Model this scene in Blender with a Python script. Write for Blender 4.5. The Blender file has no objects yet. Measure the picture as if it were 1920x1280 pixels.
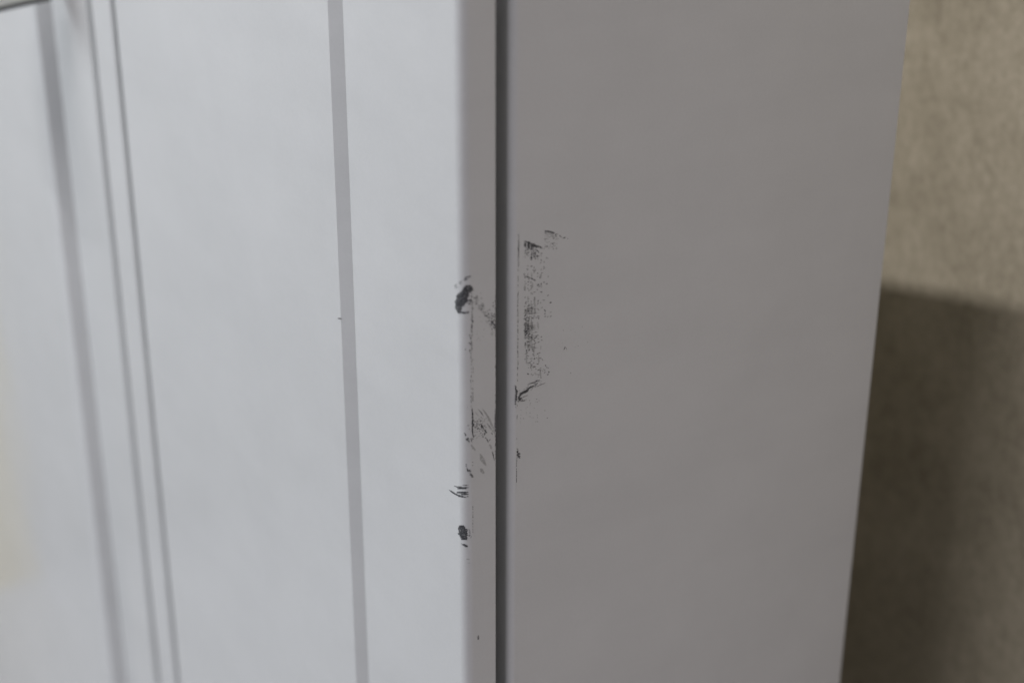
import bpy, bmesh, math, random
from mathutils import Vector, Matrix

random.seed(7)
scene = bpy.context.scene
col = scene.collection

# ------------------------------------------------------------------ camera
F_PX = 3013.0                                   # focal length in photo pixels (1920 wide)
PITCH = math.atan(F_PX / 6850.0)                # looking down
PSI = math.radians(55)                          # heading, from +Y towards -X
ROLL = math.atan(29 / 6850.0)
vh = Vector((-math.sin(PSI), math.cos(PSI), 0))
r0 = Vector((math.cos(PSI), math.sin(PSI), 0))
FWD = vh * math.cos(PITCH) + Vector((0, 0, -math.sin(PITCH)))
u0 = r0.cross(FWD)
RIGHT = r0 * math.cos(ROLL) + u0 * math.sin(ROLL)
UP = -r0 * math.sin(ROLL) + u0 * math.cos(ROLL)
CAM = -1.3 * (FWD + RIGHT * ((931 - 960) / F_PX)) + Vector((0, 0, 1.35))   # 1.3 m from the scuffed corner

cam_data = bpy.data.cameras.new("camera")
cam = bpy.data.objects.new("camera", cam_data)
col.objects.link(cam)
m = Matrix((RIGHT, UP, -FWD)).transposed().to_4x4()
m.translation = CAM
cam.matrix_world = m
cam_data.sensor_width = 36.0
cam_data.lens = F_PX / 1920.0 * 36.0
cam_data.clip_start = 0.05
cam_data.clip_end = 200.0
cam_data.dof.use_dof = True
cam_data.dof.focus_distance = 1.37
cam_data.dof.aperture_fstop = 2.2
scene.camera = cam

def ray(px, py):
    return FWD + RIGHT * ((px - 960) / F_PX) - UP * ((py - 640) / F_PX)


def on_y(px, py, y):
    d = ray(px, py)
    return CAM + d * ((y - CAM.y) / d.y)


def on_x(px, py, x=0.0):
    d = ray(px, py)
    return CAM + d * ((x - CAM.x) / d.x)


# cabinet height, the board behind it, and the ceiling lamp whose shadow of the rear corner falls on the board
H = 1.70
rear = on_x(1642, 640)
# the wall behind stands slightly askew to the cabinet
W_GAP = 0.27
B_ANG = math.radians(-7)
bw = Vector((math.cos(B_ANG), math.sin(B_ANG), 0))
bn = Vector((-bw.y, bw.x, 0))
b0 = Vector((0, rear.y + W_GAP, 0))
d = ray(1662, 530)
hitp = CAM + d * ((b0 - CAM).dot(bn) / d.dot(bn))
SLOPE = (H - hitp.z) / (hitp.y - rear.y)       # so that the top's shadow falls there
LAMP = Vector((-0.28, -1.35, H + SLOPE * (rear.y + 1.35)))

# ------------------------------------------------------------------ world, lamps, exposure
world = bpy.data.worlds.new("World")
scene.world = world
world.use_nodes = True
bg = world.node_tree.nodes["Background"]
bg.inputs[0].default_value = (0.93, 0.93, 1.0, 1)
bg.inputs[1].default_value = 0.065


def area_lamp(name, loc, target, size, power, color, size_y=None):
    ld = bpy.data.lights.new(name, 'AREA')
    ld.energy = power
    ld.color = color
    ld.size = size
    if size_y:
        ld.shape = 'RECTANGLE'
        ld.size_y = size_y
    else:
        ld.shape = 'DISK'
    lo = bpy.data.objects.new(name, ld)
    col.objects.link(lo)
    lo.location = loc
    lo.rotation_euler = (Vector(target) - Vector(loc)).to_track_quat('-Z', 'Y').to_euler()
    return lo


area_lamp("front_window", (-1.95, -2.7, 2.6), (-1.25, 0, 1.15), 1.6, 58, (0.91, 0.965, 1.0), 1.6)
area_lamp("ceiling_lamp", LAMP, (LAMP.x, 0.1, 1.3), 2.0, 146, (1.0, 0.968, 0.975), 0.07)
area_lamp("side_fill", (4.4, -0.1, 1.7), (0, 0.2, 1.3), 1.3, 26, (1.0, 0.915, 1.0), 1.3)  # added soft fill that brightens the side panel, no known window there

scene.view_settings.view_transform = 'Standard'
scene.view_settings.look = 'None'
scene.view_settings.exposure = 0.0
scene.view_settings.gamma = 1.0
scene.view_settings.use_curve_mapping = False
scene.render.resolution_x = 1024
scene.render.resolution_y = 682


# ------------------------------------------------------------------ helpers
def link(name, mesh, parent=None, mat=None):
    o = bpy.data.objects.new(name, mesh)
    col.objects.link(o)
    if parent:
        o.parent = parent
    if mat:
        mesh.materials.append(mat)
    return o


def nodes(name):
    mt = bpy.data.materials.new(name)
    mt.use_nodes = True
    nt = mt.node_tree
    return mt, nt, nt.nodes["Principled BSDF"]


def noise(nt, coord, scale, detail=4, rough=0.55, stretch=None):
    n = nt.nodes.new("ShaderNodeTexNoise")
    n.inputs["Scale"].default_value = scale
    n.inputs["Detail"].default_value = detail
    n.inputs["Roughness"].default_value = rough
    if stretch:
        mp = nt.nodes.new("ShaderNodeMapping")
        mp.inputs["Scale"].default_value = stretch
        nt.links.new(coord, mp.inputs[0])
        coord = mp.outputs[0]
    nt.links.new(coord, n.inputs["Vector"])
    return n.outputs["Fac"]


def ramp(nt, fac, stops):
    r = nt.nodes.new("ShaderNodeValToRGB")
    el = r.color_ramp.elements
    while len(el) < len(stops):
        el.new(0.5)
    for e, (p, c) in zip(el, stops):
        e.position = p
        e.color = (*c, 1)
    nt.links.new(fac, r.inputs[0])
    return r.outputs[0]


def coords(nt):
    return nt.nodes.new("ShaderNodeTexCoord").outputs["Object"]


def bump(nt, fac, strength, dist, prev=None):
    b = nt.nodes.new("ShaderNodeBump")
    b.inputs["Strength"].default_value = strength
    b.inputs["Distance"].default_value = dist
    nt.links.new(fac, b.inputs["Height"])
    if prev:
        nt.links.new(prev, b.inputs["Normal"])
    return b.outputs[0]


# enamel: white-grey semi-gloss powder paint with orange peel and slightly wavy sheet
def make_paint(name, c1, c2, rough):
    mt, nt, p = nodes(name)
    co = coords(nt)
    mxp = nt.nodes.new("ShaderNodeMix")
    mxp.inputs[0].default_value = 0.45
    nt.links.new(noise(nt, co, 9, 5, 0.6), mxp.inputs[2])
    nt.links.new(noise(nt, co, 420, 3, 0.7), mxp.inputs[3])
    mxq = nt.nodes.new("ShaderNodeMix")                  # wiping streaks
    mxq.inputs[0].default_value = 0.22
    nt.links.new(mxp.outputs[0], mxq.inputs[2])
    nt.links.new(noise(nt, co, 26, 5, 0.65, (0.12, 0.12, 1)), mxq.inputs[3])
    nt.links.new(ramp(nt, mxq.outputs[0], [(0.38, c1), (0.62, c2)]), p.inputs["Base Color"])
    rr = nt.nodes.new("ShaderNodeMapRange")
    nt.links.new(noise(nt, co, 14, 5, 0.6, (1, 1, 0.35)), rr.inputs[0])
    rr.inputs[3].default_value = rough - 0.03
    rr.inputs[4].default_value = rough + 0.06
    nt.links.new(rr.outputs[0], p.inputs["Roughness"])
    b0_ = bump(nt, noise(nt, co, 2.4, 2, 0.45), 0.4, 0.018)
    b1 = bump(nt, noise(nt, co, 9.0, 3, 0.5, (1, 0.35, 1.3)), 0.5, 0.0025, b0_)
    b2 = bump(nt, noise(nt, co, 900, 2, 0.5), 0.06, 0.0004, b1)
    nt.links.new(b2, p.inputs["Normal"])
    p.inputs["Specular IOR Level"].default_value = 0.5
    return mt


M_PAINT = make_paint("white_enamel", (0.582, 0.594, 0.602), (0.622, 0.634, 0.642), 0.10)
M_PLATE = make_paint("grey_enamel", (0.40, 0.39, 0.42), (0.44, 0.43, 0.46), 0.3)

M_DARK, nt, p = nodes("black_rubber")
p.inputs["Base Color"].default_value = (0.03, 0.03, 0.03, 1)
p.inputs["Roughness"].default_value = 0.6

M_STEEL, nt, p = nodes("brushed_steel")
p.inputs["Base Color"].default_value = (0.62, 0.63, 0.58, 1)
p.inputs["Metallic"].default_value = 0.8
p.inputs["Roughness"].default_value = 0.35


def scuff_material(name, lo, hi, c):
    mt, nt, p = nodes(name)
    co = coords(nt)
    p.inputs["Roughness"].default_value = 0.55
    nt.links.new(ramp(nt, noise(nt, co, 220, 4, 0.6), [(0.3, c), (0.75, tuple(min(1, v * 2.0) for v in c))]),
                 p.inputs["Base Color"])
    al = nt.nodes.new("ShaderNodeMapRange")
    nt.links.new(noise(nt, co, 500, 4, 0.7, (1, 1, 1.6)), al.inputs[0])
    al.inputs[1].default_value = 0.36
    al.inputs[2].default_value = 0.52
    al.inputs[3].default_value = lo
    al.inputs[4].default_value = hi
    nt.links.new(al.outputs[0], p.inputs["Alpha"])
    return mt


M_SCUFF = scuff_material("black_scuff", 0.45, 0.95, (0.036, 0.038, 0.043))
M_SMEAR = scuff_material("thin_black_smear", 0.12, 0.8, (0.035, 0.036, 0.04))
M_FAINT = scuff_material("faint_grey_smear", 0.03, 0.3, (0.09, 0.09, 0.085))

# concrete floor
def make_concrete(name, lo, mid, hi):
    mt, nt, p = nodes(name)
    co = coords(nt)
    big = noise(nt, co, 1.3, 6, 0.62)
    fine = noise(nt, co, 16, 8, 0.7)
    mx = nt.nodes.new("ShaderNodeMix")
    mx.inputs[0].default_value = 0.5
    nt.links.new(big, mx.inputs[2]); nt.links.new(fine, mx.inputs[3])
    nt.links.new(ramp(nt, mx.outputs[0], [(0.34, lo), (0.5, mid), (0.66, hi)]), p.inputs["Base Color"])
    rr = nt.nodes.new("ShaderNodeMapRange")
    nt.links.new(noise(nt, co, 5, 6, 0.7), rr.inputs[0])
    rr.inputs[3].default_value = 0.4
    rr.inputs[4].default_value = 0.65
    nt.links.new(rr.outputs[0], p.inputs["Roughness"])
    nt.links.new(bump(nt, fine, 0.3, 0.004), p.inputs["Normal"])
    return mt


M_FLOOR = make_concrete("worn_concrete", (0.36, 0.36, 0.375), (0.47, 0.47, 0.49), (0.56, 0.56, 0.585))

M_BOARD, nt, p = nodes("tan_plaster")
co = coords(nt)
big = noise(nt, co, 9, 6, 0.6)
fine = noise(nt, co, 75, 8, 0.8)
grain = noise(nt, co, 110, 3, 0.6, (1, 1, 0.4))
mx = nt.nodes.new("ShaderNodeMix"); mx.inputs[0].default_value = 0.62
nt.links.new(big, mx.inputs[2]); nt.links.new(fine, mx.inputs[3])
mx2 = nt.nodes.new("ShaderNodeMix"); mx2.inputs[0].default_value = 0.18
nt.links.new(mx.outputs[0], mx2.inputs[2]); nt.links.new(grain, mx2.inputs[3])
nt.links.new(ramp(nt, mx2.outputs[0], [(0.36, (0.295, 0.26, 0.192)), (0.5, (0.43, 0.385, 0.292)), (0.64, (0.565, 0.51, 0.40))]), p.inputs["Base Color"])
p.inputs["Roughness"].default_value = 0.75
p.inputs["Specular IOR Level"].default_value = 0.3
nt.links.new(bump(nt, mx2.outputs[0], 0.4, 0.003), p.inputs["Normal"])

M_WALL, nt, p = nodes("grey_plaster")
co = coords(nt)
nt.links.new(ramp(nt, noise(nt, co, 4, 6, 0.6), [(0.3, (0.6, 0.6, 0.6)), (0.7, (0.68, 0.68, 0.68))]), p.inputs["Base Color"])
p.inputs["Roughness"].default_value = 0.8
M_YELLOW, nt, p = nodes("yellow_plaster")
co = coords(nt)
nt.links.new(ramp(nt, noise(nt, co, 4, 6, 0.6), [(0.3, (0.82, 0.70, 0.38)), (0.7, (0.88, 0.77, 0.45))]), p.inputs["Base Color"])
p.inputs["Roughness"].default_value = 0.8


# ------------------------------------------------------------------ setting
def prism(poly, z0, z1, smooth_from=None):
    """closed XY outline extruded from z0 to z1"""
    bm = bmesh.new()
    lo = [bm.verts.new((x, y, z0)) for x, y in poly]
    hi = [bm.verts.new((x, y, z1)) for x, y in poly]
    n = len(poly)
    for i in range(n):
        bm.faces.new((lo[i], lo[(i + 1) % n], hi[(i + 1) % n], hi[i]))
    bm.faces.new(lo[::-1])
    bm.faces.new(hi)
    bmesh.ops.recalc_face_normals(bm, faces=bm.faces)
    return bm


def finish(bm, name, parent, mat, smooth_angle=None):
    me = bpy.data.meshes.new(name)
    bm.to_mesh(me)
    bm.free()
    o = link(name, me, parent, mat)
    if smooth_angle:
        for f in me.polygons:
            f.use_smooth = True
        me.set_sharp_from_angle(angle=math.radians(smooth_angle))
    return o


def quad_sheet(name, x0, x1, y0, y1, z, mat):
    me = bpy.data.meshes.new(name)
    me.from_pydata([(x0, y0, z), (x1, y0, z), (x1, y1, z), (x0, y1, z)], [], [(0, 1, 2, 3)])
    o = link(name, me, None, mat)
    o["kind"] = "structure"
    return o


quad_sheet("floor", -12, 12, -12, 12, 0.0, M_FLOOR)

# side wall left of the cabinet (seen mirrored in the glossy door)
DOOR_F = on_x(885, 640).y - 0.009          # front plane of the door's margin
d = ray(50, 1080)
wp = CAM + d * (-CAM.z / d.z)
WX, WY = wp.x, 2 * (DOOR_F - 0.01) - wp.y
bm = prism([(WX - 0.1, WY - 2.2), (WX, WY - 2.2), (WX, WY - 0.002), (WX - 0.1, WY - 0.002)], 0.0, 1.25)
o = finish(bm, "wall_left", None, M_WALL); o["kind"] = "structure"
bm = prism([(WX - 0.1, WY), (WX + 0.005, WY), (WX + 0.005, 0.75), (WX - 0.1, 0.75)], 0.0, 1.25)
o = finish(bm, "wall_left_end", None, M_YELLOW); o["kind"] = "structure"

# the tan wall behind the cabinet
pts = [b0 - bw * 3.2, b0 + bw * 2.6, b0 + bw * 2.6 + bn * 0.1, b0 - bw * 3.2 + bn * 0.1]
bm = prism([(q.x, q.y) for q in pts], 0.0, 3.0)
o = finish(bm, "wall_back", None, M_BOARD); o["kind"] = "structure"

# ------------------------------------------------------------------ the cabinet
Z0 = 0.06
RAISE = 0.0085
PAN_F = DOOR_F - RAISE                     # front plane of the raised panel
R = 0.009

root = bpy.data.objects.new("storage_cabinet", None)
col.objects.link(root)
root["label"] = "white enamelled steel two-door storage cabinet with black scuff marks on its corner"
root["category"] = "cabinet"


def arc(cx, cy, r, a0, a1, n):
    return [(cx + r * math.cos(math.radians(a0 + (a1 - a0) * i / n)),
             cy + r * math.sin(math.radians(a0 + (a1 - a0) * i / n))) for i in range(n + 1)]


# right door outline, seen from above
xb0 = on_y(667, 640, DOOR_F).x             # foot of the bevel
xb1 = on_y(641, 640, PAN_F).x              # top of the bevel
xe = on_y(274, 640, PAN_F).x               # meeting edge of the right door
right_front = [(0.0, -0.0012), (0.0, DOOR_F + R)] + arc(-R, DOOR_F + R, R, 0, -90, 12)[1:] + [
    (xb0, DOOR_F), (xb1, PAN_F), (xe + 0.003, PAN_F), (xe, PAN_F + 0.003)]
right_poly = [(-0.0012, 0.0)] + right_front + [(xe, 0.0)]
bm = prism(right_poly, Z0 + 0.02, H - 0.012)
door_r = finish(bm, "door", root, M_PAINT, 25)
door_r["label"] = "right-hand door, scuffed black along its outer edge"

# left door
GAP = 0.0115
xl = xe - GAP                              # meeting edge of the left door
x1 = on_y(235, 640, PAN_F).x      # groove beside the meeting strip
x2 = on_y(226, 640, DOOR_F).x
x3 = on_y(167, 640, DOOR_F).x              # foot of the bevel
PAN_L = DOOR_F - 0.020                     # front plane of the left door's panel
x4 = on_y(129, 640, PAN_L).x
XW = on_y(0, 1280, PAN_L).x - 0.05
left_poly = [(xl, 0.0), (xl, PAN_F + 0.002), (xl - 0.002, PAN_F), (x1 + 0.002, PAN_F), (x1, PAN_F + 0.002),
             (x1 - 0.0004, DOOR_F + 0.007), (x2 + 0.0004, DOOR_F + 0.007), (x2, DOOR_F + 0.001), (x2 - 0.001, DOOR_F)]
left_poly += [(x3, DOOR_F)] + [(x4 + 0.010 - 0.018 * k / 6, PAN_L + 0.0036 * (1 - k / 6) ** 2) for k in range(7)]
left_poly += [(XW + R, PAN_L)] + arc(XW + R, PAN_L + R, R, -90, -180, 8)[1:] + [(XW, 0.0)]
bm = prism(left_poly, Z0 + 0.02, H - 0.012)
door_l = finish(bm, "door", root, M_PAINT, 7)

# body shell
YT = on_x(970, 640).y                      # where the front bend meets the flat side
RB = 0.0068
YB = YT - RB
DEPTH = on_x(1642, 640).y
body_front = arc(-RB, YB + RB, RB, -90, 0, 16)
body_poly = body_front + [(0.0, DEPTH - 0.002)] + arc(-0.002, DEPTH - 0.002, 0.002, 0, 90, 4)[1:] + [
    (XW + 0.002, DEPTH), (XW, DEPTH - 0.002), (XW, YB + RB)] + arc(XW + RB, YB + RB, RB, 180, 270, 10)[1:]
bm = prism(body_poly, Z0, H)
body = finish(bm, "body", root, M_PAINT, 30)
body["label"] = "plain side and back shell, scuffed black near the front bend"
bm = prism([(-0.03, 0.03), (-0.03, DEPTH - 0.03), (XW + 0.03, DEPTH - 0.03), (XW + 0.03, 0.03)], 0.0, Z0)
finish(bm, "plinth", root, M_DARK)


# pull handle on the left door: two arms and a grip, each arm on a dark pad
def box(x0, x1_, y0, y1_, z0, z1, bev=0.002):
    bm = bmesh.new()
    bmesh.ops.create_cube(bm, size=1)
    for v in bm.verts:
        v.co = Vector(((x0 + x1_) / 2 + v.co.x * (x1_ - x0), (y0 + y1_) / 2 + v.co.y * (y1_ - y0), (z0 + z1) / 2 + v.co.z * (z1 - z0)))
    bmesh.ops.bevel(bm, geom=bm.edges[:], offset=bev, segments=2, affect='EDGES')
    return bm


PL = PAN_L
hp = on_y(100, -1, PL)
hx, hz = hp.x, hp.z


def droop(bm):
    for v in bm.verts:
        v.co.z += (v.co.y - PL) * 0.10         # arms sag slightly outwards
    return bm


handle = finish(droop(box(hx - 0.028, hx, PL - 0.085, PL - 0.001, hz + 0.004, hz + 0.03)), "pull_handle", root, M_STEEL)
finish(droop(box(hx - 0.028, hx, PL - 0.085, PL - 0.063, hz + 0.032, hz + 0.10)), "grip", handle, M_STEEL)
finish(droop(box(hx - 0.028, hx, PL - 0.085, PL - 0.001, hz + 0.102, hz + 0.128)), "arm", handle, M_STEEL)
finish(droop(box(hx - 0.0275, hx - 0.0005, PL - 0.084, PL - 0.0012, hz - 0.001, hz + 0.0035, 0.001)), "pad", handle, M_DARK)


# ------------------------------------------------------------------ scuff marks
def surface(px, py, outline, lift):
    """point of an extruded outline hit by the line through a place in the photo"""
    d = ray(px, py)
    best = None
    for (ax, ay), (bx, by) in zip(outline, outline[1:]):
        ex, ey = bx - ax, by - ay
        den = d.x * ey - d.y * ex
        if abs(den) < 1e-12:
            continue
        t = ((ax - CAM.x) * ey - (ay - CAM.y) * ex) / den
        s = ((ax - CAM.x) * d.y - (ay - CAM.y) * d.x) / den
        if -0.02 <= s <= 1.02 and t > 0 and (best is None or t < best[0]):
            nv = Vector((ey, -ex, 0)).normalized()
            if nv.dot(d) > 0:
                nv = -nv
            best = (t, nv)
    if best is None:
        return None
    return CAM + d * best[0] + best[1] * lift


DOOR_SURF = right_front
BODY_SURF = body_front + [(0.0, DEPTH - 0.002)]
LIFT = [0.00012]


class Scuff:
    def __init__(self, outline):
        self.v, self.f, self.o = [], [], outline

    def poly(self, pts):
        LIFT[0] = 0.00010 + random.random() * 0.00008
        q = [surface(u, v, self.o, LIFT[0]) for u, v in pts]
        if any(a is None for a in q):
            return
        i = len(self.v)
        self.v += q
        self.f.append(tuple(range(i, i + len(q))))

    def grid_blob(self, outline, step=1.6, keep=1.0):
        """fill an outline with narrow horizontal runs that follow the bend"""
        ys = [p[1] for p in outline]
        y = min(ys)
        while y < max(ys):
            ym = y + step / 2
            xs = []
            for (ax, ay), (bx, by) in zip(outline, outline[1:] + outline[:1]):
                if (ay <= ym < by) or (by <= ym < ay):
                    xs.append(ax + (ym - ay) / (by - ay) * (bx - ax))
            xs.sort()
            for a, b_ in zip(xs[::2], xs[1::2]):
                a += random.uniform(-1.3, 1.3)
                b_ += random.uniform(-1.3, 1.3)
                if random.random() > keep or b_ - a < 0.6:
                    continue
                n = max(1, int((b_ - a) / 2.5))
                for k in range(n):
                    u0_, u1_ = a + (b_ - a) * k / n, a + (b_ - a) * (k + 1) / n
                    self.poly([(u0_, y), (u1_, y), (u1_, y + step), (u0_, y + step)])
            y += step

    def stroke(self, pts, w, taper=True, jit=0.35):
        """an irregular tapering line"""
        path = []
        for (ax, ay), (bx, by) in zip(pts, pts[1:]):
            n = max(1, int(math.hypot(bx - ax, by - ay) / 2.2))
            for k in range(n):
                path.append((ax + (bx - ax) * k / n, ay + (by - ay) * k / n))
        path.append(pts[-1])
        L, Rr = [], []
        for i, (x, y) in enumerate(path):
            x0, y0 = path[max(0, i - 1)]
            x1_, y1_ = path[min(len(path) - 1, i + 1)]
            dx, dy = x1_ - x0, y1_ - y0
            l = math.hypot(dx, dy) or 1
            s = i / max(1, len(path) - 1)
            h = w / 2 * ((0.25 + 0.75 * math.sin(math.pi * min(1, max(0, s)))) if taper else 1) * random.uniform(1 - jit, 1 + jit)
            L.append((x - dy / l * h, y + dx / l * h))
            Rr.append((x + dy / l * h, y - dx / l * h))
        for i in range(len(path) - 1):
            self.poly([L[i], L[i + 1], Rr[i + 1], Rr[i]])

    def fleck(self, x, y, ln, w, ang):
        c, s = math.cos(math.radians(ang)), math.sin(math.radians(ang))
        pts = []
        for k in range(7):
            a = 2 * math.pi * k / 7
            u = math.cos(a) * ln / 2 * random.uniform(0.6, 1.15)
            v = math.sin(a) * w / 2 * random.uniform(0.6, 1.15)
            pts.append((x + u * c - v * s, y + u * s + v * c))
        self.poly(pts)

    def spray(self, n, where, ln, w, ang, spread=15):
        for _ in range(n):
            x, y = where()
            self.fleck(x, y, random.uniform(*ln), random.uniform(*w), random.gauss(ang, spread))

    def build(self, name, parent, mat, specks=False):
        me = bpy.data.meshes.new(name)
        me.from_pydata([tuple(q) for q in self.v], [], self.f)
        o = link(name, me, parent, mat)
        if specks:
            o["kind"] = "stuff"
        return o


def zz(ox, oy, s, pts):
    return [(ox + x / s, oy + y / s) for x, y in pts]


U = random.uniform
G = random.gauss

# --- big blot on the door's rounded edge
s = Scuff(DOOR_SURF)
s.grid_blob(zz(840, 500, 8, [(265, 280), (345, 275), (375, 310), (380, 350), (345, 375), (320, 400), (310, 450), (290, 490), (345, 495),
    (345, 518), (285, 525), (250, 560), (245, 590), (215, 600), (205, 650), (205, 692), (140, 695), (135, 655), (110, 640), (115, 600),
    (105, 590), (110, 490), (130, 470), (135, 410), (165, 390), (200, 365), (230, 325)]))
s.stroke(zz(840, 500, 8, [(205, 685), (260, 690), (312, 680)]), 3.6, False)
s.stroke(zz(840, 500, 8, [(285, 545), (340, 540)]), 1.6)
s.stroke(zz(840, 500, 8, [(300, 565), (338, 560)]), 1.4)
s.build("scuff_mark", door_r, M_SCUFF)
s = Scuff(DOOR_SURF)
for a_, w_ in (([(245, 168), (300, 152), (345, 143)], 2.6), ([(232, 200), (270, 190), (302, 180)], 2.2), ([(160, 238), (215, 212)], 1.3),
              ([(168, 256), (208, 250)], 1.6), ([(100, 300), (112, 275), (132, 262)], 2.0), ([(104, 328), (125, 310), (150, 295)], 1.6),
              ([(198, 338), (232, 330)], 2.0)):
    s.stroke(zz(840, 500, 8, a_), w_)
s.build("scuff_mark", door_r, M_SCUFF)

# --- crease line between the bend and the door's side
s = Scuff(DOOR_SURF)
y = 540
while y < 632:
    s.fleck(885 + G(0, 0.8), y, U(2.5, 7), U(1.4, 4.0), 90 + G(0, 22)); y += U(3.0, 7.0)
while y < 664:
    s.fleck(883 + G(0, 1.2), y, U(2.0, 5), U(1.2, 3.0), 90 + G(0, 35)); y += U(3.4, 6.0)
while y < 765:
    s.fleck(883.4 + G(0, 0.5), y, U(1.5, 6), U(0.8, 1.9), 90 + G(0, 14)); y += U(3.2, 8.5)
    if random.random() < 0.65:
        s.fleck(886.4 + G(0, 0.3), y + U(-1, 1), U(3, 7), U(0.9, 1.7), 90 + G(0, 6))
while y < 818:
    s.fleck(886.2 + G(0, 0.8), y, U(4, 8), U(1.8, 3.6), 90 + G(0, 8)); y += U(2.0, 3.4)
for yy in (866, 872):
    s.fleck(886, yy, 2, 1.8, 0)
y = 950
while y < 1002:
    s.fleck(886.5, y, U(2, 6), U(0.7, 1.1), 90); y += U(3.5, 7)
for x, y, l, w, a_ in ((880.5, 628, 5, 1.6, 10), (882.5, 633, 6, 2, 70), (881, 643, 8, 2, 15), (882, 645, 6, 2, 90), (881, 657, 5, 3, 90),
                     (873, 654.5, 5, 1.4, 120), (878, 797, 5, 1.1, 0), (880, 804, 2, 1.4, 0), (877, 763, 1.5, 1.2, 0)):
    s.fleck(x, y, l, w, a_)
s.build("scuff_mark", door_r, M_SCUFF, True)

# --- specks across the door's side
s = Scuff(DOOR_SURF)


def diag():
    k = random.random()
    return 889 + 40 * k + G(0, 2.5), 556 + 48 * k + G(0, 7) + 10 * k


s.spray(95, diag, (1.6, 4.4), (1.0, 2.0), 30, 30)
s.spray(36, lambda: (U(920, 929.5), G(602, 14)), (1.6, 4.4), (1.1, 2.2), 60, 30)
s.spray(14, lambda: (U(890, 918), U(590, 640)), (0.9, 2.6), (0.6, 1.1), -30, 40)
y = 557
while y < 860:
    if random.random() < (0.75 if y < 640 or 770 < y < 845 else 0.4):
        s.fleck(928.8 + G(0, 0.35), y, U(2, 6), U(0.7, 1.5), 90)
    y += U(3, 7)
s.build("scuff_mark", door_r, M_SCUFF)

# --- fan of specks and arcs lower on the door's side
s = Scuff(DOOR_SURF)
s.spray(72, lambda: (G(902, 7), G(797, 10)), (1.2, 4.2), (0.8, 1.9), 45, 38)
s.spray(18, lambda: (G(893, 3), G(800, 8)), (1.2, 3.2), (0.8, 1.4), 60, 40)
for a_, w_ in (([(530, 215), (570, 255), (612, 318)], 1.5), ([(570, 430), (600, 490), (620, 480)], 2.6), ([(620, 520), (655, 560)], 3.0),
              ([(625, 610), (632, 560)], 2.0), ([(725, 565), (748, 592)], 2.0), ([(530, 620), (560, 612)], 1.5), ([(498, 655), (525, 630)], 0.9),
              ([(650, 640), (685, 712)], 1.6), ([(738, 850), (755, 900), (775, 985)], 1.3), ([(680, 700), (718, 660)], 0.9),
              ([(785, 230), (788, 380), (780, 500), (786, 545)], 1.5), ([(795, 690), (790, 750)], 1.0)):
    s.stroke(zz(830, 740, 8, a_), w_)
s.build("scuff_mark", door_r, M_SCUFF)
s = Scuff(DOOR_SURF)
for a_, w_ in (([(590, 200), (680, 330), (760, 500), (785, 600)], 4.0), ([(480, 250), (540, 320)], 2.0), ([(700, 735), (735, 815)], 4.0),
              ([(425, 740), (450, 790), (490, 830)], 4.5), ([(660, 420), (760, 560)], 3.0), ([(745, 840), (770, 920)], 2.4),
              ([(560, 880), (590, 960), (650, 1060)], 7), ([(560, 1100), (620, 1180)], 6)):
    s.stroke(zz(830, 740, 8, a_), w_)
s.build("scuff_mark", door_r, M_FAINT)
s = Scuff(DOOR_SURF)
s.grid_blob(zz(830, 740, 8, [(315, 560), (330, 562), (355, 600), (350, 625), (390, 640), (412, 715), (400, 722), (350, 665), (365, 640), (345, 612)]), 1.4)
s.grid_blob(zz(830, 740, 8, [(415, 650), (435, 640), (440, 655), (468, 655), (440, 702), (425, 690)]), 1.4, 0.85)
s.grid_blob(zz(830, 740, 8, [(345, 1035), (360, 1060), (378, 1115), (400, 1140), (405, 1112), (418, 1140), (445, 1180), (455, 1240), (430, 1240),
    (400, 1180), (370, 1140), (352, 1075)]), 1.4, 0.9)
s.build("scuff_mark", door_r, M_SMEAR)

# --- claw-shaped mark and lower blot
s = Scuff(DOOR_SURF)
K = 6.73
s.stroke(zz(830, 870, K, [(143, 270), (185, 285), (250, 296), (330, 290)]), 3.0)
s.stroke(zz(830, 870, K, [(82, 322), (150, 368), (210, 398), (300, 416)]), 3.6)
for a_, w_ in (([(245, 264), (330, 262)], 1.5), ([(230, 380), (330, 374)], 2.6), ([(295, 352), (328, 349)], 1.7), ([(300, 406), (330, 403)], 1.4)):
    s.stroke(zz(830, 870, K, a_), w_)
s.build("scuff_mark", door_r, M_SCUFF)
s = Scuff(DOOR_SURF)
s.grid_blob(zz(830, 870, K, [(185, 305), (300, 300), (305, 350), (318, 400), (230, 400), (183, 370)]), 1.6, 0.7)
s.build("scuff_mark", door_r, M_SCUFF)
s = Scuff(DOOR_SURF)
s.grid_blob(zz(830, 870, K, [(215, 770), (275, 768), (282, 805), (310, 815), (314, 870), (305, 952), (262, 957), (238, 945), (215, 892), (195, 878),
    (207, 850), (192, 812), (205, 800)]))
s.spray(16, lambda: (U(876.5, 884), U(990, 1008)), (1.2, 3), (0.9, 1.8), 80, 40)
s.grid_blob(zz(830, 870, K, [(222, 985), (250, 1005), (285, 1005), (330, 1036), (290, 1040), (255, 1018)]), 1.2)
s.build("scuff_mark", door_r, M_SCUFF)
s = Scuff(DOOR_SURF)
s.stroke([(874, 1047), (881, 1048)], 3)
s.stroke([(876, 1054), (882, 1055)], 2)
s.build("scuff_mark", door_r, M_FAINT)
s = Scuff(DOOR_SURF)
s.fleck(896.8, 1195, 10, 4, 95)
s.build("scuff_mark", door_r, M_SMEAR)
s = Scuff(DOOR_SURF)
s.fleck(637, 597, 9, 3, 10)
s.build("scuff_mark", door_r, M_SMEAR)

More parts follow.
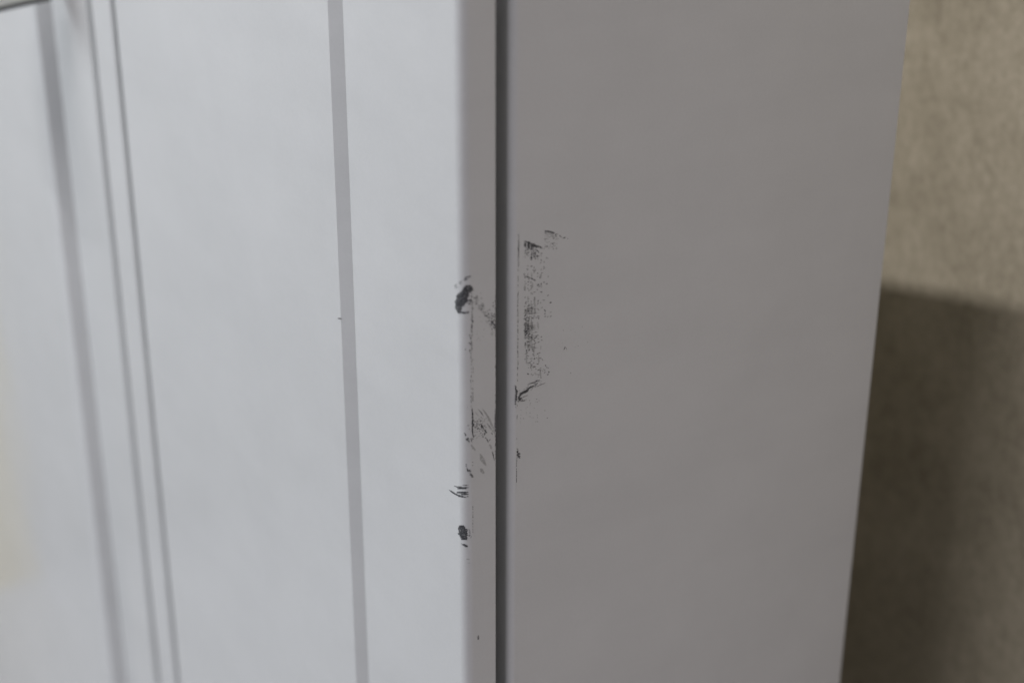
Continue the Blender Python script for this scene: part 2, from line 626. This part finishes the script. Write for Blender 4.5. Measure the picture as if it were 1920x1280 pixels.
# --- body: line along the crease of the bend
s = Scuff(BODY_SURF)
y = 441
while y < 560:
    near = math.exp(-((y - 465) / 13) ** 2)
    if y < 498 or random.random() < 0.35 or y > 546:
        s.fleck(972.4 - (y - 440) * 0.012 + G(0, 0.3), y, U(3, 7), 1.0 + 1.5 * near, 90 + G(0, 5))
    y += U(2.2, 4.0)
while y < 692:
    s.fleck(970.9 + G(0, 0.25), y, U(3, 9), U(0.7, 1.8), 90 + G(0, 3)); y += U(4, 9.5)
while y < 905:
    if random.random() < 0.4:
        s.fleck(970 - (y - 700) * 0.008 + G(0, 0.3), y, U(3, 7), U(0.6, 1.2), 90)
    y += U(4, 8)
s.grid_blob(zz(930, 680, 5.33, [(193, 226), (206, 250), (214, 290), (209, 325), (203, 380), (196, 452), (191, 380), (192, 300)]), 1.6)
y = 879
while y < 903:
    s.fleck(968.3, y, U(3, 6), U(1.1, 1.8), 90); y += U(3, 5)
s.build("scuff_mark", body, M_SCUFF, True)
s = Scuff(BODY_SURF)
s.grid_blob(zz(930, 680, 5.33, [(206, 855), (218, 858), (222, 890), (238, 905), (240, 962), (228, 958), (208, 930), (212, 900)]), 1.5, 0.9)
s.build("scuff_mark", body, M_SMEAR)

# --- body: upper pair of marks
s = Scuff(BODY_SURF)
K2 = 9.14
s.grid_blob(zz(940, 420, K2, [(388, 278), (408, 290), (480, 305), (500, 322), (560, 338), (640, 375), (672, 385), (702, 418), (690, 422), (640, 398),
    (600, 412), (560, 392), (520, 400), (500, 350), (462, 345), (450, 325), (395, 308)]), 1.2)
s.stroke(zz(940, 420, K2, [(570, 430), (615, 455), (652, 498)]), 2.0)
for xc, y0_, y1_, w_ in ((405, 320, 385, 3), (465, 320, 420, 3.4), (512, 370, 445, 3.2), (545, 390, 470, 1.4)):
    s.stroke(zz(940, 420, K2, [(xc, y0_), (xc + 4, y1_)]), w_, False, 0.6)
for xc, y0_, y1_, n in ((412, 390, 570, 9), (462, 420, 560, 11), (512, 450, 610, 17), (575, 470, 600, 18), (620, 520, 600, 8), (545, 470, 590, 8), (440, 400, 560, 6)):
    s.spray(n, lambda: (940 + (xc + G(0, 9)) / K2, 420 + U(y0_, y1_) / K2), (1.4, 4), (0.8, 2.2), 70, 30)
s.build("scuff_mark", body, M_SCUFF)
s = Scuff(BODY_SURF)
s.stroke(zz(940, 420, K2, [(740, 125), (800, 125), (850, 138), (905, 152)]), 3.0, False, 0.5)
for x, y, l, w, a_ in ((760, 158, 5, 1.4, 0), (935, 178, 4, 3, 110), (1000, 200, 3, 2.2, 70), (1020, 218, 3, 2, 30), (1070, 235, 5, 2, -20), (1085, 232, 3, 3, 90), (1136, 248, 1.8, 2, 0),
                     (750, 262, 4, 2, -20), (942, 418, 2.6, 1.8, 0), (770, 388, 8, 1.4, 0), (735, 415, 3, 1, 120), (880, 330, 6, 2.2, 5), (870, 395, 4, 1.2, 10)):
    s.fleck(940 + x / K2, 420 + y / K2, l, w, a_)
s.build("scuff_mark", body, M_SCUFF)
s = Scuff(BODY_SURF)
s.spray(44, lambda: (U(1021, 1050), U(436, 449)), (1.5, 4.5), (0.6, 1.3), 8, 14)
s.spray(30, lambda: (U(1021, 1044), U(452, 467)), (1.2, 3.5), (0.6, 1.3), 20, 50)
s.build("scuff_mark", body, M_SMEAR)

# --- body: long band of rubbed specks
s = Scuff(BODY_SURF)
s2 = Scuff(BODY_SURF)
for r_ in range(52):
    y = 478 + r_ * 4.4
    for c_ in range(9):
        x = 984.5 + c_ * 6.0 + (y - 560) * 0.01 + (max(0, y - 640) * 0.10)
        edge = 1022 if y < 600 else (1006 + (y - 600) * 0.18)
        dens = 0.45 if y < 530 else (0.62 if y < 572 else (0.92 if y < 645 else 0.55))
        dens *= max(0.0, min(1.0, 1.25 - (x - 984) / (edge - 984) * 0.9))
        if y < 500 and x < 1008:
            dens *= 0.4
        if random.random() > dens:
            continue
        (s2 if random.random() < 0.35 else s).fleck(x + G(0, 1.0), y + G(0, 1.2), U(2.2, 6.2), U(1.1, 2.3),
                                                    random.choice((-20, -55, -70, 10)) + G(0, 14))
s2.build("scuff_mark", body, M_SCUFF, True)
s3 = Scuff(BODY_SURF)
for c_ in range(6):
    y = 500 + U(0, 20)
    while y < 690:
        y1_ = y + U(8, 26)
        x = 984.5 + c_ * 6.0 + max(0, y - 640) * 0.10
        if random.random() < 0.75 - c_ * 0.09:
            s3.stroke([(x + G(0, 0.8), y), (x + G(0, 0.8), y1_)], U(2, 4))
        y = y1_ + U(2, 10)
for r_ in range(40):
    y = U(575, 650)
    x = 983 + U(0, 6)
    s3.stroke([(x, y), (x + U(8, 22), y - U(-3, 6))], U(1.2, 2.4))
s3.build("scuff_mark", body, M_FAINT, True)
s.build("scuff_mark", body, M_SMEAR)
s = Scuff(BODY_SURF)
s.spray(64, lambda: (983 + abs(G(0, 5)), G(612, 18)), (1.8, 4.6), (0.8, 1.7), -55, 25)
s.spray(14, lambda: (G(988, 2.2), G(623, 3)), (3, 6), (1, 2), -60, 10)
s.spray(14, lambda: (G(996, 4), G(632, 6)), (2, 4), (1, 1.8), 40, 30)
s.stroke([(998, 634), (1004, 641)], 1.6)
s.stroke([(983, 517), (992, 520), (1004, 526)], 1.6, False, 0.7)
for x, y, l, w, a_ in ((1001, 507, 7, 1.6, 5), (985, 532, 5, 1.4, -15), (996, 536, 5, 1.6, -10), (1011, 537, 5, 1.4, -10), (1020, 529, 3, 2.2, 20), (1025, 532, 4, 2.2, 0),
                     (1020, 503, 5, 1.4, -30), (1016, 512, 5, 1.4, -25), (1020, 491, 3, 2, -30), (1015, 475, 4, 2.4, -30), (1021, 581, 4, 2.4, 0), (1022, 593, 4, 2, 0),
                     (1032, 585, 4, 1.2, 0), (1008, 663, 7, 1.4, -35), (1012, 661, 2.4, 2, 0), (996, 672, 7, 1.3, -15), (1002, 672, 5, 2.2, -60), (1013, 671, 5, 1.4, 10), (1017, 674, 5, 1.2, 50),
                     (1000, 687, 7, 1.8, -10), (988.5, 661, 2.4, 2.4, 0), (984, 673, 3, 1.4, -60), (997, 683, 4, 1.2, 0), (1023, 685, 3, 2, 60), (1029, 697, 3.4, 2.4, 20), (1027, 689, 3, 1.4, 30)):
    s.fleck(x, y, l, w, a_)
s.build("scuff_mark", body, M_SCUFF)

# --- body: wing-shaped smear below the band
s = Scuff(BODY_SURF)
K4 = 5.33
s.grid_blob(zz(930, 680, K4, [(222, 345), (228, 322), (245, 300), (300, 268), (330, 262), (322, 285), (290, 300), (255, 318), (240, 340), (258, 350), (250, 368), (235, 372), (222, 400), (218, 380)]), 1.3)
for a_, w_ in (([(300, 270), (350, 240), (385, 228)], 2.4), ([(310, 218), (345, 205), (375, 192)], 1.4), ([(350, 208), (400, 185), (440, 170)], 1.4), ([(300, 255), (320, 240)], 1.4),
              ([(385, 225), (415, 208)], 1.6), ([(260, 345), (320, 322)], 1.2), ([(400, 240), (460, 212), (495, 200)], 0.9), ([(290, 290), (330, 268)], 2.0)):
    s.stroke(zz(930, 680, K4, a_), w_)
s.spray(40, lambda: (lambda k: (973 + 40 * k + G(0, 2), 742 - 28 * k + G(0, 3.0)))(random.random()), (1.4, 4.2), (0.7, 1.5), -32, 14)
s.spray(16, lambda: (U(995, 1026), U(682, 712)), (1.4, 3.6), (0.8, 1.6), -10, 30)
s.build("scuff_mark", body, M_SCUFF)
s = Scuff(BODY_SURF)
s.spray(28, lambda: (U(974, 1012), U(745, 795)), (1.2, 3.2), (0.7, 1.2), 30, 40)
s.stroke([(974, 752), (986, 750)], 2.4)
s.fleck(1021.5, 769, 2.2, 2, 0); s.fleck(1026, 783, 2.4, 2.4, 0)
s.stroke([(1057, 656), (1059.5, 649)], 1.2); s.stroke([(1060, 650), (1063, 656)], 1.0)
s.fleck(1070, 619, 1.6, 1.6, 0); s.fleck(1056, 619, 2, 1.2, 60)
s.fleck(1070, 699, 3, 1, 80); s.fleck(1084, 648, 1.5, 1, 0)
s.spray(10, lambda: (U(1035, 1110), U(600, 720)), (0.8, 1.8), (0.6, 1.0), 45, 60)
s.build("scuff_mark", body, M_SMEAR, True)
